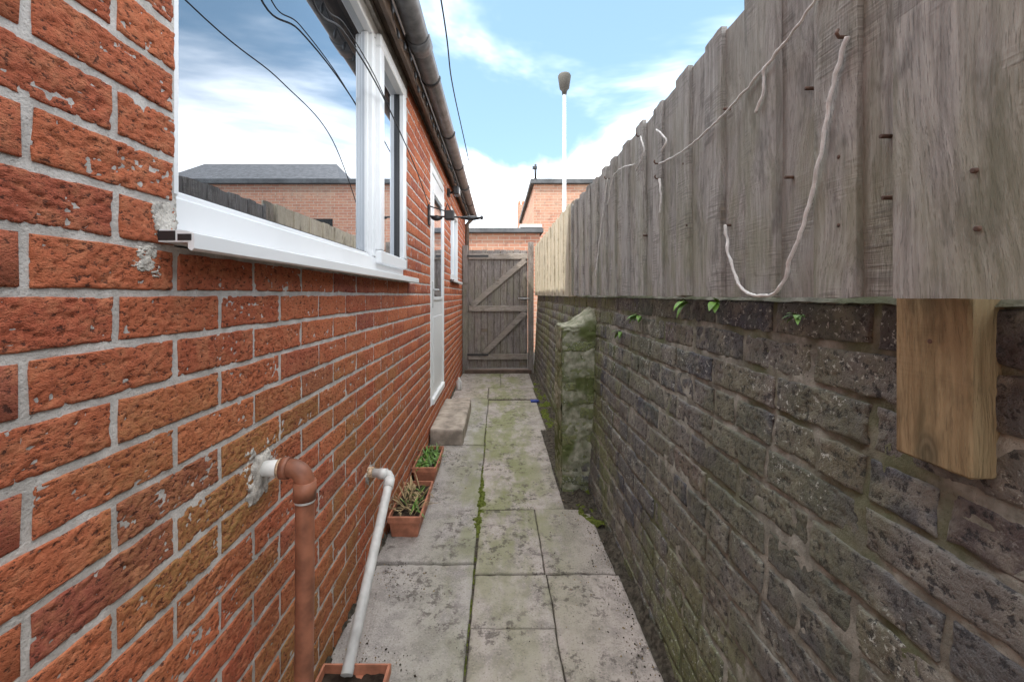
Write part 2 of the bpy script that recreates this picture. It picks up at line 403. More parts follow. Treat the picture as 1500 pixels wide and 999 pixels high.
# main window
mb=MB(); U=M['upvc']
fx0,fx1=-.625,-.572
y0,y1,z0,z1=WIN[0]+.004,WIN[1]-.006,1.293,2.435
mb.box((fx0,y0,z0+.001),(fx1,y1,z0+.062),U,.004)
mb.box((fx0,y0,z1-.06),(fx1,y1,z1),U,.004)
mb.box((fx0+.001,y0,z0+.063),(fx1-.001,y0+.035,z1-.061),U,.004)
mb.box((fx0+.001,y1-.045,z0+.063),(fx1-.001,y1,z1-.061),U,.004)
mb.box((fx0+.001,1.885,z0+.063),(fx1-.001,1.945,z1-.061),U,.004)
mb.box((fx0+.004,.745,z0+.063),(fx1-.02,1.884,z0+.078),U,.003)
mb.box((fx0+.004,1.868,z0+.079),(fx1-.02,1.884,z1-.062),U,.003)
sx0,sx1=-.600,-.545
mb.box((sx0,1.925,z0+.035),(sx1,2.455,z0+.095),U,.006)
mb.box((sx0,1.925,z1-.095),(sx1,2.455,z1-.035),U,.006)
mb.box((sx0,1.925,z0+.096),(sx1-.001,1.985,z1-.096),U,.006)
mb.box((sx0,2.395,z0+.096),(sx1-.001,2.455,z1-.096),U,.006)
mb.obj('window_frame',house)
mb=MB(); K=M['dkplastic']
mb.box((-.599,1.986,z0+.097),(-.572,1.990,z1-.097),K); mb.box((-.599,2.390,z0+.097),(-.572,2.394,z1-.097),K)
mb.box((-.599,1.991,z0+.097),(-.572,2.389,z0+.101),K); mb.box((fx1-.0195,1.9195,z0+.04),(-.5735,1.9245,z1-.04),K)
mb.box((-.615,.742,z0+.0785),(-.598,1.867,z0+.0815),K)
mb.obj('window_gasket',house)
mb=MB()
mb.quad((-.606,.74,z0+.06),(-.606,1.886,z0+.06),(-.606,1.886,z1-.06),(-.606,.74,z1-.06),M['glass'])
mb.quad((-.588,1.98,z0+.09),(-.588,2.40,z0+.09),(-.588,2.40,z1-.09),(-.588,1.98,z1-.09),M['glass'])
mb.obj('window_glass',house)
def sill(name,ya,yb,zt,nose=-.492,back=-.62):
    mb=MB()
    pr=[(back,zt),(nose-.012,zt-.008),(nose,zt-.012),(nose,zt-.036),(nose-.005,zt-.040),(nose-.010,zt-.036),(nose-.010,zt-.026),(back+.04,zt-.026),(back,zt-.026)]
    vs=[];n=len(pr)
    for y in (ya,yb): vs+=[(x,y,z) for x,z in pr]
    fs=[(i,(i+1)%n,n+(i+1)%n,n+i)[::-1] for i in range(n)]
    mb.add(vs,fs,M['upvc']); 
    mb.add([(x,ya,z) for x,z in pr],[tuple(range(n))],M['upvc']); mb.add([(x,yb,z) for x,z in pr],[tuple(range(n))[::-1]],M['upvc'])
    mb.box((back+.03,ya-.0015,zt-.0235),(nose-.030,ya-.0005,zt-.008),M['dkplastic']); mb.box((nose-.026,ya-.0015,zt-.0235),(nose-.004,ya-.0005,zt-.013),M['dkplastic'])  # dark plates painting the shade of the hollow sill end
    return mb.obj(name,house)
sill('window_sill',.668,2.56,1.2915)
sill('small_window_sill',4.72,5.79,1.366,-.50)
mb=MB(); a,b,c,d=WIN2[0]+.004,WIN2[1]-.004,1.374,2.235
for q in [((-.61,a,c),(-.56,b,c+.06)),((-.61,a,d-.06),(-.56,b,d)),((-.609,a,c+.061),(-.561,a+.055,d-.061)),((-.609,b-.055,c+.061),(-.561,b,d-.061)),((-.609,5.2,c+.061),(-.561,5.26,d-.061))]: mb.box(*q,M['upvc'],.004)
mb.quad((-.59,a+.04,c+.05),(-.59,b-.04,c+.05),(-.59,b-.04,d-.05),(-.59,a+.04,d-.05),M['glass'])
mb.obj('small_window_frame',house)
mb=MB(); a,b,c,d=DOOR[0]+.003,DOOR[1]-.003,DOOR[2]+.002,DOOR[3]-.003
for q in [((-.60,a,c),(-.545,a+.06,d)),((-.60,b-.06,c),(-.545,b,d)),((-.60,a+.061,d-.06),(-.546,b-.061,d)),((-.60,a+.061,c),(-.53,b-.061,c+.05))]: mb.box(*q,M['upvc'],.004)
mb.box((-.598,a+.066,c+.055),(-.552,b-.066,d-.066),M['upvc'],.004)
mb.box((-.5515,a+.15,c+.15),(-.547,b-.15,c+.72),M['upvc'],.002)
for q in [((-.551,a+.13,c+.86),(-.542,b-.13,c+.89)),((-.551,a+.13,d-.22),(-.542,b-.13,d-.19)),((-.551,a+.13,c+.891),(-.542,a+.155,d-.221)),((-.551,b-.155,c+.891),(-.542,b-.13,d-.221))]: mb.box(*q,M['upvc'],.003)
mb.quad((-.549,a+.156,c+.892),(-.549,b-.156,c+.892),(-.549,b-.156,d-.222),(-.549,a+.156,d-.222),M['glass'])
mb.box((-.551,a+.08,c+.80),(-.542,a+.11,c+1.02),M['steel'],.003); mb.tube([(-.542,a+.095,c+.95),(-.515,a+.095,c+.95),(-.513,a+.20,c+.95)],.008,M['steel'],8)
mb.obj('back_door',house)
mb=MB()
mb.box((-.60,-1.6,2.474),(-.50,6.92,2.497),M['fascia'],.002)
mb.box((-.50,-1.6,2.40),(-.478,6.92,2.56),M['fascia'],.003)
mb.obj('fascia_board',house)
mb=MB(); seg=12; cx,cz,R=-.412,2.505,.056
def halfround(R,ya,yb,mat,th=.003):
    vs=[];fs=[];n=seg+1
    for y in (ya,yb):
        for rr in (R,R-th):
            for i in range(n):
                t=math.pi*i/seg; vs.append((cx-math.cos(t)*rr,y,cz-math.sin(t)*rr))
    for i in range(seg):
        fs.append((i,i+1,2*n+i+1,2*n+i)); fs.append((n+i,3*n+i,3*n+i+1,n+i+1))
        fs.append((i,n+i,n+i+1,i+1)); fs.append((2*n+i,2*n+i+1,3*n+i+1,3*n+i))
    fs.append((0,2*n,3*n,n)); fs.append((n-1,2*n-1,4*n-1,3*n-1))
    mb.add(vs,fs,mat,True)
halfround(R,-1.6,6.95,M['gutter'])
for y in np.arange(-.9,6.9,.85): halfround(R+.005,y,y+.03,M['dkplastic'],.004)
for y in (2.1,5.0): halfround(R+.007,y,y+.11,M['gutter'],.006)
mb.tube([(-.412,6.6,2.45),(-.412,6.6,2.40),(-.50,6.6,2.30),(-.50,6.6,.05)],.034,M['fascia'],12)
mb.obj('gutter',house)
mb=MB()
p0=(-.45,2.535); ang=math.radians(24); nc=12
for i in range(nc):
    xa=p0[0]-i*.19*math.cos(ang); za=p0[1]+i*.19*math.sin(ang)
    xb=xa-.20*math.cos(ang); zb=za+.20*math.sin(ang)
    for j in range(28):
        ya=-1.6+j*.306+random.uniform(-.002,.002)
        t=.012
        vs=[(xa,ya,za),(xa,ya+.302,za),(xb,ya+.302,zb-.01),(xb,ya,zb-.01),(xa,ya,za+t),(xa,ya+.302,za+t),(xb,ya+.302,zb),(xb,ya,zb)]
        mb.add(vs,[(0,3,2,1),(4,5,6,7),(0,1,5,4),(1,2,6,5),(2,3,7,6),(3,0,4,7)],M['slate'])
mb.obj('extension_roof',house)
mb=MB()
mb.box((-2.6,6.65,-.05),(-.802,6.9,2.47),M['fb1']); mb.add([(-2.6,6.78,2.472),(-.56,6.78,2.472),(-2.6,6.78,3.42)],[(0,1,2)],M['fb1'])
mb.box((-2.86,.99,-.05),(-2.61,6.9,3.42),M['fb2'])
mb.box((-7.5,-9,-.05),(-2.85,.98,7.0),M['fb2'])  # unseen tall block, added to throw shade on the near fence
mb.add([(-7.6,-9.1,7.0),(-2.75,-9.1,7.0),(-2.75,1.0,7.0),(-7.6,1.0,7.0),(-5.15,-7.0,8.3),(-5.15,-1.6,8.3)],[(0,1,4),(1,2,5,4),(2,3,5),(3,0,4,5),(0,3,2,1)],M['slate'])  # roof of the added block, hipped so sun reaches the far fence
mb.box((-2.84,-1.9,-.05),(-.55,-1.61,2.47),M['fb1'])
for zz in (1.1,4.4): 
    mb.box((-2.849,-6,zz),(-2.80,-4.8,zz+1.1),M['upvc']); 
mb.obj('shading_block_and_end_walls',house)
# ============================================================ OLD BOUNDARY WALL
bw=empty('old_brick_boundary_wall')
def XR(U,V): return .545+.058*np.clip(V/1.17,-.1,1.1)+.012*(vn(U*1.7,V*2.2,5)-.5)
PR=lambda U,V,D:(XR(U,V)-D,U,V+.010*(vn(U*1.4,V*3,3.3)-.5))
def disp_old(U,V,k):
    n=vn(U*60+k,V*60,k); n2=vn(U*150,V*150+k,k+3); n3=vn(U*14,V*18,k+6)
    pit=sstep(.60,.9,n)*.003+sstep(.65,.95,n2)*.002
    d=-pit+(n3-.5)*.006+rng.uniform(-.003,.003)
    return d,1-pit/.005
rects=bond(-1.6,6.35,1.172,-.06,1.172,.081,.235,.31,[],gap=.015,header_every=4,jit=.012)
bricks('old_bricks',rects,PR,lambda u:.005 if .38<u<1.3 else (.009 if 1.2<u<2.6 else .025),.012,.003,disp_old,.007,M['ob'],bw,True)
nu,nv=520,90
U,V=np.meshgrid(np.linspace(-1.6,6.35,nu),np.linspace(-.06,1.168,nv),indexing='ij')
D=-.0050+.006*(vn(U*60,V*60,1)-.5)+.005*(vn(U*22,V*22,8)-.5)
X,Y,Z=PR(U,V,D)
npmesh('lime_mortar',np.stack([X.ravel(),Y.ravel(),Z.ravel()],1),grid_faces(nu,nv,0,True),np.ones((U.size,4)),M['omortar'],bw)
mb=MB(); mb.box((.63,-1.6,-.06),(.80,6.35,1.160),M['omortar']); mb.obj('wall_core',bw)
nx,ny=10,420; U,V=np.meshgrid(np.linspace(.597,.80,nx),np.linspace(-1.6,6.35,ny),indexing='ij')
Z=1.166+sstep(.597,.635,U)*(.034+.014*(vn(U*30,V*30,3)-.5))+.004*(vn(U*60,V*60,6)-.5)
npmesh('mortar_capping',np.stack([U.ravel(),V.ravel(),Z.ravel()],1),grid_faces(nx,ny,0,False),np.ones((U.size,4)),M['omortar'],bw)
pier=empty('brick_pier')
PF=lambda U,V,D:(U,2.50-D,V); PS=lambda U,V,D:(.385-D,U,V)
r1=bond(.385,.60,.99,-.05,.99,.081,.235,.37,[],gap=.02,jit=.01)
bricks('pier_front_bricks',r1,PF,lambda u:.008,.012,.006,disp_old,.012,M['obg'],pier,False)
r2=bond(2.50,2.80,.99,-.05,.99,.081,.235,2.55,[],gap=.02,jit=.01)
bricks('pier_side_bricks',r2,PS,lambda u:.010,.012,.006,disp_old,.012,M['obg'],pier,True)
def lump(name,center,size,mat,parent=None,n=20,amp=.25,seed=0,frq=3):
    vs=[];fs=[]
    for i in range(n+1):
        th=math.pi*i/n
        for j in range(2*n):
            ph=math.pi*j/n; d=Vector((math.sin(th)*math.cos(ph),math.sin(th)*math.sin(ph),math.cos(th)))
            k=1+amp*(mnoise.noise(d*frq+Vector((seed,0,0)))+.5*mnoise.noise(d*frq*3+Vector((seed,7,0))))
            m=max(abs(d.x),abs(d.y),abs(d.z)); e=d/(m**.55)
            vs.append((center[0]+e.x*k*size[0],center[1]+e.y*k*size[1],center[2]+e.z*k*size[2]))
    for i in range(n):
        for j in range(2*n): j2=(j+1)%(2*n); fs.append((i*2*n+j,(i+1)*2*n+j,(i+1)*2*n+j2,i*2*n+j2))
    mb=MB(); mb.add(vs,fs,mat,True); return mb.obj(name,parent)
def gridplane(name,P,u0,u1,v0,v1,res,amp,mat,parent,flip,seed=1):
    nu=int((u1-u0)/res)+2;nv=int((v1-v0)/res)+2
    U,V=np.meshgrid(np.linspace(u0,u1,nu),np.linspace(v0,v1,nv),indexing='ij'); D=amp[0]+amp[1]*(vn(U*50,V*50,seed)-.5)+amp[1]*1.3*(vn(U*16,V*16,seed+3)-.5)
    X,Y,Z=P(U,V,D); npmesh(name,np.stack([X.ravel(),Y.ravel(),Z.ravel()],1),grid_faces(nu,nv,0,flip),np.ones((U.size,4)),mat,parent)
gridplane('pier_front_mortar',PF,.387,.62,-.05,.985,.008,(-.001,.010),M['pmortar'],pier,False)
gridplane('pier_side_mortar',PS,2.502,2.80,-.05,.985,.008,(-.001,.010),M['pmortar'],pier,True)
mb=MB(); mb.box((.397,2.512,-.05),(.62,2.80,.975),M['pmortar']); mb.obj('pier_core',pier)
nx,ny=44,56; U,V=np.meshgrid(np.linspace(.383,.63,nx),np.linspace(2.497,2.805,ny),indexing='ij')
ins=np.minimum(np.minimum(U-.383,V-2.497),2.805-V)
Z=.962+sstep(-.002,.012,ins)*(.026+.13*sstep(.40,.66,U)*(.3+.7*sstep(0,.07,ins)))+.014*(vn(U*24,V*24,3)-.5)+.008*(vn(U*60,V*60,4)-.5)
npmesh('pier_cement_haunch',np.stack([(U+.006*(vn(U*20,V*20,9)-.5)).ravel(),(V+.006*(vn(U*20,V*20,19)-.5)).ravel(),Z.ravel()],1),grid_faces(nx,ny,0,False),np.ones((U.size,4)),M['pmortar'],pier)
# ============================================================ FENCE
fence=empty('timber_fence')
FX=.556
def board(mb,y0,y1,zb,zt,x,tw,mat,th=.016,nz=10):
    r=(random.random(),random.random(),random.random(),1); vs=[];fs=[]
    ph=random.random()*6; cup=random.uniform(-.001,.002); n=7
    cut=random.uniform(-.004,.004)
    for k in range(nz+1):
        t=k/nz; z=zb+(zt-zb)*t; bow=.0015*math.sin(ph+t*3)
        for i in range(n):
            s=i/(n-1); y=y0+(y1-y0)*s+.0015*math.sin(ph+t*5); xx=x+bow+tw*s+cup*math.cos((s-.5)*3)
            e=.003 if i in(0,n-1) else 0
            zz=z+(random.uniform(-.0015,.0015)+cut*(s-.5) if k==nz else 0)+(random.uniform(-.0012,.0012) if k==0 else 0)
            vs.append((xx+e,y,zz))
    o=len(vs)
    vs+=[(v[0]+th,v[1],v[2]) for v in vs]
    for k in range(nz):
        for i in range(n-1):
            a=k*n+i; fs.append((a,a+n,a+n+1,a+1)); fs.append((o+a,o+a+1,o+a+n+1,o+a+n))
        a=k*n; fs.append((a,o+a,o+a+n,a+n)); a=k*n+n-1; fs.append((a,a+n,o+a+n,o+a))
    for i in range(n-1):
        a=i; fs.append((a,a+1,o+a+1,o+a)); a=nz*n+i; fs.append((a,o+a,o+a+1,a+1))
    mb.add(vs,fs,mat,False,r)
mb=MB(); 
y=.555; i=0
board(mb,.33,.558,1.176,1.86,FX-.026,0.0,M['fence'],.018)
yy=.33
while yy>-1.5: 
    board(mb,yy-.125,yy-.001,1.176,1.85+random.uniform(-.01,.01),FX,.004,M['fence']); yy-=.125
ztop=1.842
while y<3.12:
    w=random.choice([.085,.09,.10,.115,.105]); y2=min(y+w,3.14)
    up=i%2
    if up: board(mb,y,y2,1.176+random.uniform(-.003,.003),ztop+.003+random.uniform(-.005,.005)+.018*max(0,(y-2)/1.1),FX-.004+random.uniform(-.001,.001),random.uniform(-.002,.002),M['fence'],.014)
    else: board(mb,y-.038,y2+.038,1.176+random.uniform(-.003,.003),ztop-.001+random.uniform(-.005,.005)+.018*max(0,(y-2)/1.1),FX+.010,random.uniform(-.001,.001),M['fence'])
    y=y2; i+=1
mb.obj('boards',fence)
mb=MB()
for (sx,sy) in [(1425,250),(1430,335),(1293,290),(1290,200),(1228,230),(1228,330),(1150,260),(1060,160),(1062,330),(1000,240),(1005,330),(940,250),(942,345),(1180,130),(1362,500)]:
    xx=FX-.004 if sx<1320 else FX-.028
    if sy==500: xx=.568
    Y=xx*F/(sx-730); x,_,z=px(sx,sy,Y)
    rr=.0032
    mb.tube([(xx+.020,Y,z),(xx-.0003,Y,z),(xx-.0006,Y,z)],[rr,rr,.002],M['screw'],10)
mb.obj('screws',fence)
mb=MB()
for z in (1.32,1.70): mb.box((FX+.036,-1.5,z),(FX+.078,3.15,z+.045),M['fence'],.003)
for py in (-1.2,1.9,3.05): mb.box((FX+.08,py,.9),(FX+.17,py+.09,1.80),M['fence'],.003)
mb.obj('rails',fence)
mb=MB()
mb.box((.568,.497,.957),(.640,.592,1.80),M['post'],.003)
mb.obj('fence_post',fence)
fence2=empty('timber_fence')
mb=MB(); y=3.15;i=0
while y<6.28:
    w=random.choice([.14,.145,.15]); y2=min(y+w,6.30)
    board(mb,y-(0 if i%2 else .010),y2+(0 if i%2 else .010),1.170,1.90+random.uniform(-.006,.006)+.02*(y-3)/3,FX+.002+(0 if i%2 else .014),0,M['fence2'],.014,nz=4); y=y2;i+=1
mb.obj('boards',fence2)
mb=MB()
for z in (1.32,1.75): mb.box((FX+.038,3.16,z),(FX+.08,6.3,z+.045),M['fence2'],.003)
mb.obj('rails',fence2)
# ============================================================ GATE
gate=empty('wooden_gate'); GY=6.28
mb=MB(); x=-.455
while x<.445:
    w=.098; x2=min(x+w,.45); mb.box((x,GY,.07),(x2-.006,GY+.02,1.86+random.uniform(-.006,.006)),M['gate'],.002); x=x2
mb.box((-.45,GY+.022,.08),(.445,GY+.03,1.84),M['fascia'])
mb.obj('boards',gate)
mb=MB()
for z in (.20,.93,1.72): mb.box((-.45,GY-.032,z),(.445,GY-.001,z+.085),M['gater'],.004)
def brace(a,b,w,yf,mat):
    a=Vector((a[0],0,a[1]));b=Vector((b[0],0,b[1]));t=(b-a).normalized();n=Vector((-t.z,0,t.x))*w/2
    vs=[(p.x,y,p.z) for y in(yf,yf+.028) for p in(a-n,b-n,b+n,a+n)]
    mb.add(vs,[(0,1,2,3),(7,6,5,4),(0,4,5,1),(1,5,6,2),(2,6,7,3),(3,7,4,0)],mat)
brace((-.40,1.02),(.41,1.71),.08,GY-.038,M['gater']); brace((-.22,.29),(.41,.92),.08,GY-.038,M['gater'])
mb.box((.33,GY-.05,1.10),(.43,GY-.04,1.15),M['dkplastic'],.003); mb.tube([(.30,GY-.055,1.125),(.47,GY-.055,1.125)],.008,M['steel'],8)
for z in (.26,1.75): mb.box((-.47,GY-.043,z),(-.15,GY-.0385,z+.03),M['dkplastic'])
mb.obj('rails_and_brace',gate)
mb=MB()
mb.box((-.545,GY-.02,-.03),(-.462,GY+.07,1.93),M['gate'],.004); mb.box((.455,GY-.03,-.03),(.535,GY+.07,1.98),M['gate'],.004)
mb.box((-.50,GY-.06,-.02),(.50,GY+.05,.05),M['fascia'],.006)
mb.obj('gate_posts',gate)
# ============================================================ GROUND
def sheet(name,x0,x1,y0,y1,z,mat):
    mb=MB(); mb.quad((x0,y0,z),(x1,y0,z),(x1,y1,z),(x0,y1,z),mat); return mb.obj(name)
sheet('ground',-300,300,-300,300,-.045,M['ground'])
sheet('back_lane',-40,40,6.42,10.9,-.02,M['asphalt'])
sheet('neighbour_yard',.80,9,-6,6.4,-.02,M['step'])
path=empty('paved_path')
def slab(mb,x0,x1,y0,y1,mat,dz=0):
    nx=max(3,int((x1-x0)/.015)); ny=max(3,int((y1-y0)/.015)); g=.0025
    xs=np.concatenate([[x0+g]*2,np.linspace(x0+g+.005,x1-g-.005,nx),[x1-g]*2]); ys=np.concatenate([[y0+g]*2,np.linspace(y0+g+.005,y1-g-.005,ny),[y1-g]*2])
    U,V=np.meshgrid(xs,ys,indexing='ij'); Z=dz+.007*(vn(U*3,V*3,2)-.5)+.003*(vn(U*30,V*30,4)-.5)
    tx=random.uniform(-.008,.008);ty=random.uniform(-.008,.008)
    Z=Z+tx*(U-(x0+x1)/2)+ty*(V-(y0+y1)/2)
    e=np.zeros_like(U);e[1,:]=1;e[-2,:]=1;e[:,1]=1;e[:,-2]=1; Z=Z-e*.005*(.1+vn(U*40,V*40,7))
    o=np.zeros_like(U);o[0,:]=1;o[-1,:]=1;o[:,0]=1;o[:,-1]=1; Z=np.where(o>0,-.05,Z)
    wx=.004*(vn(U*25,V*25,3)-.5)+.006*(vn(U*5,V*5,13)-.5); wy=.004*(vn(U*25,V*25,23)-.5)+.006*(vn(U*5,V*5,33)-.5)
    mb[0].append(np.stack([(U+wx).ravel(),(V+wy).ravel(),Z.ravel()],1)); mb[1].append(grid_faces(len(xs),len(ys),mb[3],False)); C=np.ones((U.size,4));C[:,:3]=rng.random(3);mb[2].append(C); mb[3]+=U.size
S=[[],[],[],0]
for s in [(-.1,.205,-1.6,-.2),(.205,.505,-1.6,-.3),(-.1,.205,-.2,.85),(.205,.505,-.3,.55),(.205,.51,.55,1.745),(-.1,.205,.85,1.465),(-.1,.205,1.465,1.745),(-.1,.20,1.75,2.28),(.20,.50,1.75,2.28),
          (-.105,.37,2.285,3.62),(-.11,.42,3.62,4.62),(-.12,.44,4.7,5.25),(-.54,-.125,4.72,5.25),(-.54,.03,5.26,6.2),(.03,.46,5.26,6.2)]: slab(S,*s,None)
npmesh('paving_slabs',np.concatenate(S[0]),np.concatenate(S[1]),np.concatenate(S[2]),M['slab'],path,True)
S=[[],[],[],0]
for s in [(-.548,-.105,-1.6,.3),(-.548,-.105,.3,1.812),(-.548,-.108,1.816,3.25),(-.548,-.112,3.255,4.70)]: slab(S,*s,None,.002)
npmesh('concrete_strip',np.concatenate(S[0]),np.concatenate(S[1]),np.concatenate(S[2]),M['conc'],path,True)
mb=MB(); mb.quad((-.56,-1.6,-.008),(.56,-1.6,-.008),(.56,6.3,-.008),(-.56,6.3,-.008),M['dirt']); mb.obj('joint_filling',path)
def crust(name,x0,x1,y0,y1,mat,thr,amp,frq,base,seed,maskf,res=.006,parent=None):
    nx=int((x1-x0)/res);ny=int((y1-y0)/res)
    U,V=np.meshgrid(np.linspace(x0,x1,nx),np.linspace(y0,y1,ny),indexing='ij')
    n=vn(U*frq,V*frq,seed)*.5+vn(U*frq*3,V*frq*3,seed+1)*.3+vn(U*frq*8,V*frq*8,seed+2)*.2
    m=maskf(U,V); Z=base+(n*m-thr)*amp+.004*(vn(U*160,V*160,seed)-.5)
    npmesh(name,np.stack([U.ravel(),V.ravel(),Z.ravel()],1),grid_faces(nx,ny,0,False),np.ones((U.size,4)),mat,parent)
crust('moss',-.17,-.04,1.1,4.7,M['moss'],.44,.06,14,.0,11,lambda U,V:np.clip(1-np.abs(U+.105)/(.018+.038*np.exp(-((V-2.25)/.42)**2)),0,1)**.6*(.52+.55*np.exp(-((V-2.25)/.45)**2)+.25*np.exp(-((V-3.6)/.6)**2)))
crust('dirt_verge',.36,.60,-.5,6.2,M['dirt'],.42,.09,11,.0,21,lambda U,V:sstep(.46,.56,U+.06*(V<3.6)*(V>2.2)+.04*(V>2.8)))
crust('moss',.30,.58,2.1,5.6,M['moss'],.46,.10,9,.0,31,lambda U,V:sstep(.33,.50,U)*(.9))
crust('dirt_verge',-.56,-.50,.3,5.5,M['dirt'],.40,.09,14,.0,41,lambda U,V:sstep(-.505,-.55,U))
mb=MB()
for i in range(2600):
    q=random.random()
    if q<.5: x=random.gauss(-.40,.09); y=random.uniform(.9,3.1)
    elif q<.65: x=random.uniform(-.1,.5); y=random.uniform(1.0,4.5)
    else: x=.5-abs(random.gauss(0,.05)); y=random.uniform(.9,4.5)
    if (x>.37 and y>2.45) or x<-.54: continue
    if mnoise.noise(Vector((x*5,y*5,0)))<-.05 and q<.65: continue
    s=random.uniform(.001,.0042)*(1.3 if random.random()<.1 else 1); a=random.random()*6.28
    p=[(x+math.cos(a+k*1.57+random.uniform(-.4,.4))*s*random.uniform(.6,1.3),y+math.sin(a+k*1.57)*s*random.uniform(.6,1.3)) for k in range(4)]
    vs=[(v[0],v[1],.002) for v in p]+[(x,y,.004+s*.6)]
    mb.add(vs,[(0,1,4),(1,2,4),(2,3,4),(3,0,4)],random.choice([M['dirt'],M['soil'],M['dry'],M['step']]))
mb.obj('debris')
def rock_block(name,a,b,mat,n=16,r=.02):
    mb=MB(); c=[(a[i]+b[i])/2 for i in range(3)]; h=[(b[i]-a[i])/2 for i in range(3)]
    vs=[];fs=[];
    for ax in range(3):
        for sg in(-1,1):
            o=len(vs)
            for i in range(n+1):
                for j in range(n+1):
                    q=[0,0,0];q[ax]=sg*h[ax];u,v=(ax+1)%3,(ax+2)%3; q[u]=h[u]*(2*i/n-1);q[v]=h[v]*(2*j/n-1)
                    inn=[max(-(h[t]-r),min(h[t]-r,q[t])) for t in range(3)]
                    d=Vector([q[t]-inn[t] for t in range(3)]); 
                    if d.length>1e-6: d=d.normalized()*r
                    p=Vector([c[t]+inn[t]+d[t] for t in range(3)])
                    p+=Vector((1,1,1))*.006*mnoise.noise(p*12)+Vector((0,0,1))*.008*mnoise.noise(p*5)
                    vs.append(tuple(p))
            for i in range(n):
                for j in range(n):
                    k=o+i*(n+1)+j; q=(k,k+n+1,k+n+2,k+1); fs.append(q if sg>0 else q[::-1])
    mb.add(vs,fs,mat,True); return mb.obj(name)
rock_block('concrete_doorstep',(-.545,3.25,-.02),(-.275,4.25,.125),M['step'],r=.022)
# ============================================================ PLANTERS
def trough(name,x0,x1,y0,y1,h,parent=None):
    e=empty(name); mb=MB(); T=M['terra']; t=.008; k=.018
    def ring(o,z,inset): return [(x0+inset+o,y0+inset+o,z),(x1-inset-o,y0+inset+o,z),(x1-inset-o,y1-inset-o,z),(x0+inset+o,y1-inset-o,z)]
    R=[ring(0,.003,k),ring(0,h-.03,.007),ring(0,h-.029,0),ring(0,h-.003,0),ring(.003,h,0),ring(t,h,0),ring(t,h-.03,0),ring(t,h-.031,.012)]
    vs=[p for r in R for p in r]; fs=[(3,2,1,0)]
    for i in range(len(R)-1):
        for j in range(4): j2=(j+1)%4; fs.append((i*4+j,i*4+j2,(i+1)*4+j2,(i+1)*4+j))
    mb.add(vs,fs,T)
    n=int((y1-y0-.06)/.03)
    for i in range(n):
        y=y0+.04+i*.03; mb.add([(x1-k+.001,y,.01),(x1-k+.001,y+.012,.01),(x1-.0065,y+.012,h-.032),(x1-.0065,y,h-.032),(x1-k-.003,y,.01),(x1-k-.003,y+.012,.01),(x1-.012,y+.012,h-.032),(x1-.012,y,h-.032)],[(0,1,2,3),(4,0,3,7),(1,5,6,2)],T)
    mb.obj('trough',e)
    nx,ny=16,24; U,V=np.meshgrid(np.linspace(x0+t,x1-t,nx),np.linspace(y0+t,y1-t,ny),indexing='ij')
    Z=h-.026+.014*(vn(U*60,V*60,3)-.5)
    npmesh('soil',np.stack([U.ravel(),V.ravel(),Z.ravel()],1),grid_faces(nx,ny,0,False),np.ones((U.size,4)),M['soil'],e)
    return e
def blade(mb,base,dirv,L,w,mat,droop=.6,seg=6):
    p=Vector(base); d=Vector(dirv).normalized(); s=d.cross(Vector((0,0,1))); s=s.normalized() if s.length>.01 else Vector((1,0,0))
    vs=[]
    for i in range(seg+1):
        t=i/seg; ww=w*math.sin(math.pi*min(1,.15+t*.85))*.5+.0004
        vs.append(p-s*ww+Vector((0,0,ww*.3)));vs.append(p+s*ww+Vector((0,0,ww*.3))); d=(d+Vector((0,0,-droop/seg))).normalized(); p=p+d*L/seg
    mb.add(vs,[(2*i,2*i+1,2*i+3,2*i+2) for i in range(seg)],mat,True)
def rdir(up=1.): a=random.random()*6.28; return (math.cos(a),math.sin(a),up)
t1=trough('plant_trough',-.535,-.375,1.99,2.38,.11)
mb=MB()
for i in range(60): blade(mb,(random.uniform(-.51,-.40),random.uniform(2.05,2.34),.085),rdir(random.uniform(.3,1.5)),random.uniform(.05,.15),random.uniform(.004,.011),M['dry'] if random.random()<.75 else M['leaf'],random.uniform(.3,1.4))
for i in range(14): 
    b=Vector((random.uniform(-.50,-.41),random.uniform(2.1,2.3),.08)); d=Vector(rdir(1.5))*random.uniform(.04,.09); mb.tube([b,b+d*.5,b+d+Vector((0,0,-.01))],[.004,.003,.002],M['dry'],6)
mb.obj('dry_plants',t1)
t2=trough('plant_trough',-.535,-.385,2.56,2.93,.11)
mb=MB()
for i in range(170): blade(mb,(random.uniform(-.52,-.40),random.uniform(2.60,2.90),.085),rdir(random.uniform(.4,1.6)),random.uniform(.03,.08),random.uniform(.006,.016),M['leaf'] if random.random()<.7 else (M['dry'] if random.random()<.4 else M['fern']),random.uniform(.5,1.5))
mb.obj('green_plants',t2)
t3=trough('plant_trough',-.515,-.315,.80,1.215,.10)
mb=MB()
for i in range(10): blade(mb,(random.uniform(-.48,-.35),random.uniform(.9,1.18),.078),rdir(.4),.04,.008,M['dry'],1)
mb.obj('dry_plants',t3)
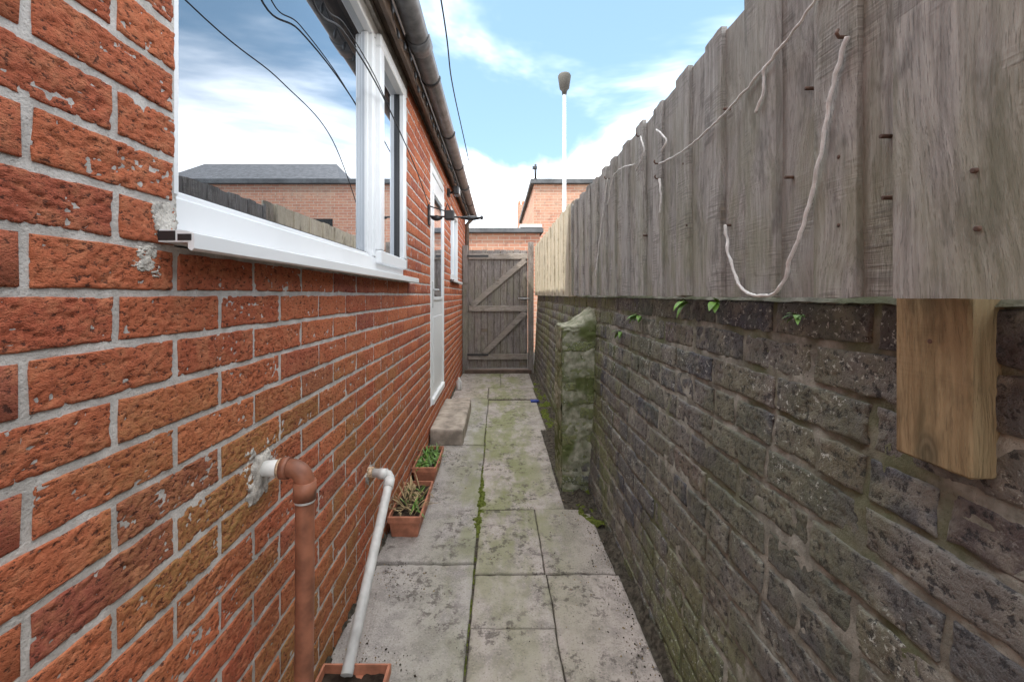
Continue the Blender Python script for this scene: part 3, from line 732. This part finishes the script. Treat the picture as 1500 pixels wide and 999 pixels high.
# ============================================================ PIPES
e=empty('brown_waste_pipe'); mb=MB()
yb=.965; xb=-.452; zb=.776; r=.021
arc=[(xb-.035+.035*math.sin(t),yb,zb-.035+.035*math.cos(t)) for t in np.linspace(0,math.pi/2,9)]
mb.tube([(-.50,yb,zb)]+arc+[(xb,yb,.50),(xb-.003,yb,.20),(xb-.004,yb,.0)],r,M['copperp'],20)
mb.tube([(-.505,yb,zb),(xb-.036,yb,zb)],r+.004,M['copperp'],20)
mb.tube([(xb,yb,zb-.030),(xb,yb,zb-.072)],r+.004,M['copperp'],20)
mb.obj('pipe',e)
mb=MB(); mb.tube([(-.56,yb,zb-.002),(-.497,yb,zb)],[.017,.0205],M['whitep'],18); mb.tube([(-.512,yb,zb),(-.498,yb,zb)],[.0225,.0235],M['rust'],18); mb.tube([(xb,yb,zb-.073),(xb,yb,zb-.078)],r+.002,M['whitep'],18); mb.obj('collar',e)
def splat(name,cy,cz,ry,rz,h,mat,parent,seed,x=WX):
    nu,nv=80,80; U,V=np.meshgrid(np.linspace(-1.5,1.5,nu),np.linspace(-1.5,1.5,nv),indexing='ij')
    rr=np.sqrt(U*U+V*V)+.9*(vn(U*1.8+9,V*1.8,seed)-.5)+.5*(vn(U*6,V*6,seed+3)-.5)+.3*(vn(U*14,V*14,seed+5)-.5)
    D=h*sstep(1.0,.5,rr)-.007*sstep(.75,1.1,rr)+.002*(vn(U*9,V*9,seed)-.5)+.003*(vn(U*4,V*4,seed+8)-.5)
    npmesh(name,np.stack([(x+D).ravel(),(cy+U*ry).ravel(),(cz+V*rz).ravel()],1),grid_faces(nu,nv,0,False),np.ones((U.size,4)),mat,parent)
splat('cement_collar',.95,.765,.055,.065,.0035,M['cement'],e,5)
splat('mortar_smear',.678,1.300,.024,.036,.0015,M['cement'],house,8)
splat('mortar_smear',.650,1.235,.028,.022,.001,M['cement'],house,14)
e=empty('white_waste_pipe'); mb=MB(); A=Vector((-.452,1.735,.425)); B=Vector((-.437,1.19,.085)); d=(B-A).normalized()
mb.tube([(-.53,1.745,.43),A+Vector((-.025,0,.004)),A+Vector((-.008,-.002,.002)),A+d*.012,A+d*.035,B],.0175,M['whitep'],18)
mb.tube([A+Vector((-.05,0,.004)),A+Vector((-.015,0,.004))],.0215,M['whitep'],18); mb.tube([A+d*.02,A+d*.06],.0215,M['whitep'],18)
mb.obj('pipe',e); mb=MB(); mb.tube([(-.565,1.748,.43),(-.527,1.745,.43)],[.02,.022],M['rust'],16); mb.obj('collar',e)
splat('cement_collar',1.75,.42,.035,.04,.003,M['cement'],e,25)
# ============================================================ WASHING LINE BRACKET, CABLES, STRING LIGHTS
e=empty('washing_line_bracket'); mb=MB(); K=M['dkplastic']; BY=3.24; BZ=1.795
mb.box((-.549,BY-.03,BZ-.07),(-.535,BY+.03,BZ+.09),K,.003)
mb.tube([(-.54,BY,BZ),(-.13,BY,BZ-.01)],.007,K,8)
for (xa,xb2,ra) in [(-.53,-.44,.02),(-.30,-.13,.016)]:
    n=10; mb.tube([(xa+(xb2-xa)*i/n,BY+.01,BZ-.012) for i in range(n+1)],[.004+ra*math.sin(math.pi*i/n) for i in range(n+1)],K,10)
mb.box((-.42,BY-.03,BZ-.03),(-.345,BY+.03,BZ+.045),K,.008)
mb.tube([(-.42,BY,BZ+.04),(-.40,BY,BZ+.10),(-.37,BY,BZ+.04)],.006,K,8); mb.tube([(-.54,BY,BZ+.08),(-.38,BY,BZ+.03)],.005,K,8)
mb.tube([(-.13,BY-.02,BZ-.02),(-.13,BY+.02,BZ+.0)],.012,K,8)
mb.obj('bracket_arms',e)
def cable(name,pts,r,mat,seg=6,sub=10,kink=0):
    P=[Vector(p) for p in pts]; out=[]
    for i in range(len(P)-1):
        p0=P[max(i-1,0)];p1=P[i];p2=P[i+1];p3=P[min(i+2,len(P)-1)]
        for k in range(sub):
            t=k/sub; q=.5*((2*p1)+(-p0+p2)*t+(2*p0-5*p1+4*p2-p3)*t*t+(-p0+3*p1-3*p2+p3)*t**3)
            if kink: q+=mnoise.noise_vector(q*45)*kink
            out.append(q)
    out.append(P[-1]); mb=MB(); rr=[r*(1+(.35*mnoise.noise(p*120) if kink else 0)) for p in out]; mb.tube(out,rr,mat,seg); return mb.obj(name)
def wp(x,y,X=-.532): Y=X*F/(x-730); return (X,Y,CH-(y-432)/F*Y)   # point on the plane of the window face
cable('overhead_cable',[(-.515,.93,2.36),wp(455,-8),wp(502,45),wp(545,112),wp(582,185),wp(612,255),(-.53,3.2,1.84)],.0032,M['cable'])
cable('overhead_cable',[(-.515,1.0,2.36),wp(470,-8,-.528),wp(506,38,-.528),wp(549,112,-.528),wp(580,182,-.53)],.0022,M['cable'])
cable('washing_line',[(-.2,-1.5,2.42),(-.185,0,2.22),px(646,0,1.35),px(662,120,1.9),px(680,205,2.5),(-.135,3.24,1.785)],.0030,M['cable'])
mb=MB(); prev=None
for i,y in enumerate(np.arange(.6,6.7,.13)):
    p=Vector((-.474+random.uniform(0,.012),y,2.425+.02*math.sin(i*1.7))); 
    if prev: mb.tube([prev,(prev+p)/2+Vector((0,0,-.02)),p],.0022,M['cable'],5)
    q=p+Vector((.006,random.uniform(-.01,.01),-.014)); mb.tube([p,q,q+Vector((.002,0,-.018)),q+Vector((.003,0,-.034))],[.003,.006,.008,.003],M['dkplastic'],7); prev=p
mb.obj('string_lights')
e=empty('security_light'); mb=MB(); mb.box((-.549,4.42,2.24),(-.52,4.50,2.32),K,.005); mb.tube([(-.52,4.46,2.28),(-.47,4.46,2.29)],.012,K); mb.box((-.485,4.39,2.25),(-.42,4.53,2.34),K,.012); mb.obj('housing',e)
mb=MB(); mb.box((-.4195,4.405,2.262),(-.4165,4.515,2.328),M['steel']); mb.obj('lens',e)
def fp(x,y,off=.008):
    X=FX-off; Y=X*F/(x-730); return (X,Y,CH-(y-432)/F*Y)
def rope(pts,r=.0032,off=.012,k=.0035):
    return cable('white_rope',[fp(a,b,off) for a,b in pts],r,M['rope'],7,12,k)
rope([(1240,55),(1222,120),(1205,210),(1185,300),(1160,375),(1140,425),(1110,433),(1085,420),(1068,375),(1062,330)],.0035)
rope([(1230,-60),(1190,5),(1150,62),(1110,112),(1050,178),(1000,222),(965,240)],.0028)
rope([(1150,62),(1122,100),(1118,135),(1107,165)],.003)
rope([(938,200),(943,222),(932,250)],.003); rope([(966,262),(968,290),(966,312)],.0035); rope([(890,262),(882,320),(876,370),(872,405)],.0032); rope([(962,190),(975,205),(970,222)],.003); rope([(890,300),(900,255),(930,240)],.0022)
mb=MB()
for (sx,sy) in [(1240,55),(965,240),(938,200),(890,262),(966,262)]:
    p=Vector(fp(sx,sy,.003)); mb.tube([p+Vector((.010,0,0)),p+Vector((-.012,0,0)),p+Vector((-.016,0,.006)),p+Vector((-.014,0,.012))],.0028,M['screw'],8)
mb.obj('rope_hooks')
def fern(name,sx,sy,n,L,droop,mat=None,off=.02):
    X=.60-off; Y=X*F/(sx-730); z=CH-(sy-432)/F*Y; mb=MB()
    for i in range(n):
        a=random.uniform(-1.2,1.2); blade(mb,(X+.015,Y,z),(-.5,math.sin(a),random.uniform(-.2,.5)),L*random.uniform(.6,1.1),L*.32,mat or M['fern'],droop)
    for i in range(n//2): blade(mb,(X+.015,Y+random.uniform(-.02,.02),z),(-.4,random.uniform(-1,1),.6),L*.5,L*.16,M['leaf'],1)
    mb.obj(name)
fern('wall_fern',1000,444,5,.065,1.9,off=.045); fern('wall_fern',1040,444,4,.06,1.2,off=.045); fern('wall_fern',932,464,12,.06,1.4,off=.03); fern('wall_fern',1158,464,9,.035,1.0,M['leaf'],off=.03); fern('wall_fern',905,487,7,.05,1.5,off=.03)
mb=MB(); c=(-.49,5.15); mb.tube([(c[0],c[1],.0),(c[0],c[1],.005),(c[0],c[1],.10),(c[0],c[1],.125),(c[0],c[1],.15)],[.03,.035,.035,.015,.014],M['whitep'],14); mb.obj('plastic_bottle')
lump('blue_litter',(.40,4.55,.012),(.045,.03,.012),M['blue'],None,8,.6,4)
# ============================================================ BEYOND THE GATE
g=empty('brick_garage'); mb=MB()
mb.box((-3.2,8.6,-.04),(.86,10.8,2.46),M['fb1']); mb.obj('walls',g)
mb=MB(); mb.box((-3.3,8.5,2.462),(.93,10.85,2.56),M['felt'],.01); mb.box((.45,8.49,2.561),(.9,8.9,2.63),M['steel'],.01); mb.obj('flat_roof',g)
mb=MB(); mb.box((-2.6,8.57,-.03),(-.4,8.598,2.1),M['gater']); mb.obj('garage_door',g)
w=empty('brick_warehouse'); mb=MB(); mb.box((.95,11.0,-.04),(16,17,4.12),M['fb1']); mb.obj('walls',w)
mb=MB(); mb.box((.85,10.9,4.122),(16.1,17.1,4.25),M['felt'],.01); mb.obj('parapet_coping',w)
mb=MB()
for x in (3.2,7.6,11.5): 
    mb.box((x,10.985,2.3),(x+1.2,10.998,3.2),M['dark']); mb.box((x-.05,10.95,2.22),(x+1.25,10.998,2.298),M['step'])
mb.obj('windows',w)
mb=MB(); mb.tube([(.98,10.9,4.25),(.98,10.9,4.62)],.03,M['dkplastic'],8); mb.box((.90,10.86,4.5),(1.02,10.95,4.56),M['dkplastic']); mb.obj('vent_pipe',w)
h=empty('slate_roof_house'); mb=MB(); mb.box((6.2,19,-.04),(14.5,26,6.2),M['render']); mb.obj('walls',h)
mb=MB(); mb.add([(5.9,18.7,6.2),(14.8,18.7,6.2),(14.8,26.3,6.2),(5.9,26.3,6.2),(7.6,22.5,8.3),(14.8,22.5,8.3)],[(0,1,5,4),(1,2,5),(2,3,4,5),(3,0,4),(0,3,2,1)],M['slate']); mb.obj('roof',h)
h=empty('terraced_house'); mb=MB(); mb.box((-6,30,-.04),(2.6,37,5.2),M['fb1']); mb.obj('walls',h)
mb=MB(); mb.add([(-6.2,29.7,5.2),(2.7,29.7,5.2),(2.7,37.3,5.2),(-6.2,37.3,5.2),(-6.2,33.5,6.6),(2.7,33.5,6.6)],[(0,1,5,4),(1,2,5),(2,3,4,5),(3,0,4),(0,3,2,1)],M['slate']); mb.obj('roof',h)
mb=MB(); mb.box((1.55,33.1,6.2),(2.45,33.9,8.4),M['fb1']); 
for x in (1.7,2.0,2.3): mb.tube([(x,33.5,8.4),(x,33.5,8.8)],[.14,.10],M['terra'],10)
mb.obj('chimney',h)
l=empty('street_lamp'); mb=MB(); lx,ly=1.52,9.5
mb.tube([(lx,ly,-.04),(lx,ly,1.2),(lx,ly,1.22),(lx,ly,5.85)],[.07,.07,.05,.038],M['steel'],14); mb.obj('pole',l)
mb=MB(); mb.tube([(lx,ly,5.78),(lx,ly,5.86),(lx,ly,5.92),(lx,ly,6.12),(lx,ly,6.20),(lx,ly,6.24)],[.05,.06,.11,.14,.15,.13],M['lampgrey'],18); mb.tube([(lx,ly,6.24),(lx,ly,6.29)],[.05,.03],M['lampgrey'],10); mb.obj('lantern_head',l)
# ============================================================ CAMERA, LIGHT, WORLD
cd=bpy.data.cameras.new('camera'); cam=bpy.data.objects.new('camera',cd); sc.collection.objects.link(cam)
cam.location=(0,0,CH); cam.rotation_euler=(math.radians(90),0,0); cd.sensor_width=36; cd.lens=F/1500*36; cd.shift_x=20/1500; cd.shift_y=-67.5/1500; cd.clip_start=.02; cd.clip_end=1000
sc.camera=cam
Sd=Vector((-.55,-.34,.765)).normalized()
sd=bpy.data.lights.new('sun','SUN'); sd.energy=5; sd.angle=math.radians(.5); sd.color=(1,.95,.87)
so=bpy.data.objects.new('sun',sd); sc.collection.objects.link(so); so.rotation_euler=(-Sd).to_track_quat('-Z','Y').to_euler()
W=bpy.data.worlds.new('World'); sc.world=W; W.use_nodes=True; nt=W.node_tree; bg=nt.nodes['Background']
class WN(NT):
    def __init__(s,t): s.t=t
    def noise6(s,v,scale,detail,rough,dist):
        m=s.n('ShaderNodeTexNoise'); s.l(v,m.inputs['Vector']); m.inputs['Scale'].default_value=scale
        m.inputs['Detail'].default_value=detail; m.inputs['Roughness'].default_value=rough; m.inputs['Distortion'].default_value=dist
        return m.outputs['Fac']
k=WN(nt)
sky=k.n('ShaderNodeTexSky'); sky.sky_type='NISHITA'; sky.sun_disc=False; sky.sun_elevation=math.asin(Sd.z); sky.sun_rotation=math.atan2(Sd.x,Sd.y); sky.air_density=1; sky.dust_density=.6; sky.ozone_density=1.2
tc=k.n('ShaderNodeTexCoord'); d=tc.outputs['Generated']; x,y,z=k.sep(d)
zz=k.math('ADD',k.math('MAXIMUM',z,0.),.22); v=k.comb(k.math('DIVIDE',x,zz),k.math('DIVIDE',y,zz),0.)
n=k.noise6(k.mp(v,(1,1,1),(2.3,.9,0)),1.0,6,.58,.4)
n=k.math('ADD',n,k.math('ADD',k.mr(z,.38,.20,-.01,.22),k.mr(z,.60,.76,0,.25)))  # second term: extra cloud overhead, out of view, added for fill light
n=k.math('SUBTRACT',n,k.math('MULTIPLY',k.mr(z,.24,.36),k.math('MULTIPLY',k.mr(y,.45,.7,0,.09),k.mr(x,.45,.2))))
m=k.mr(n,.42,.78)
hz=k.mix(1.,sky.outputs[0],(2.1,3.5,4.6),'ADD')   # even pale blue added to brighten the sky
col=k.mix(m,hz,(31,31,31))
nt.links.new(col,bg.inputs['Color']); bg.inputs['Strength'].default_value=.15
sc.view_settings.view_transform='Standard'; sc.view_settings.look='None'; sc.view_settings.exposure=0; sc.view_settings.gamma=1
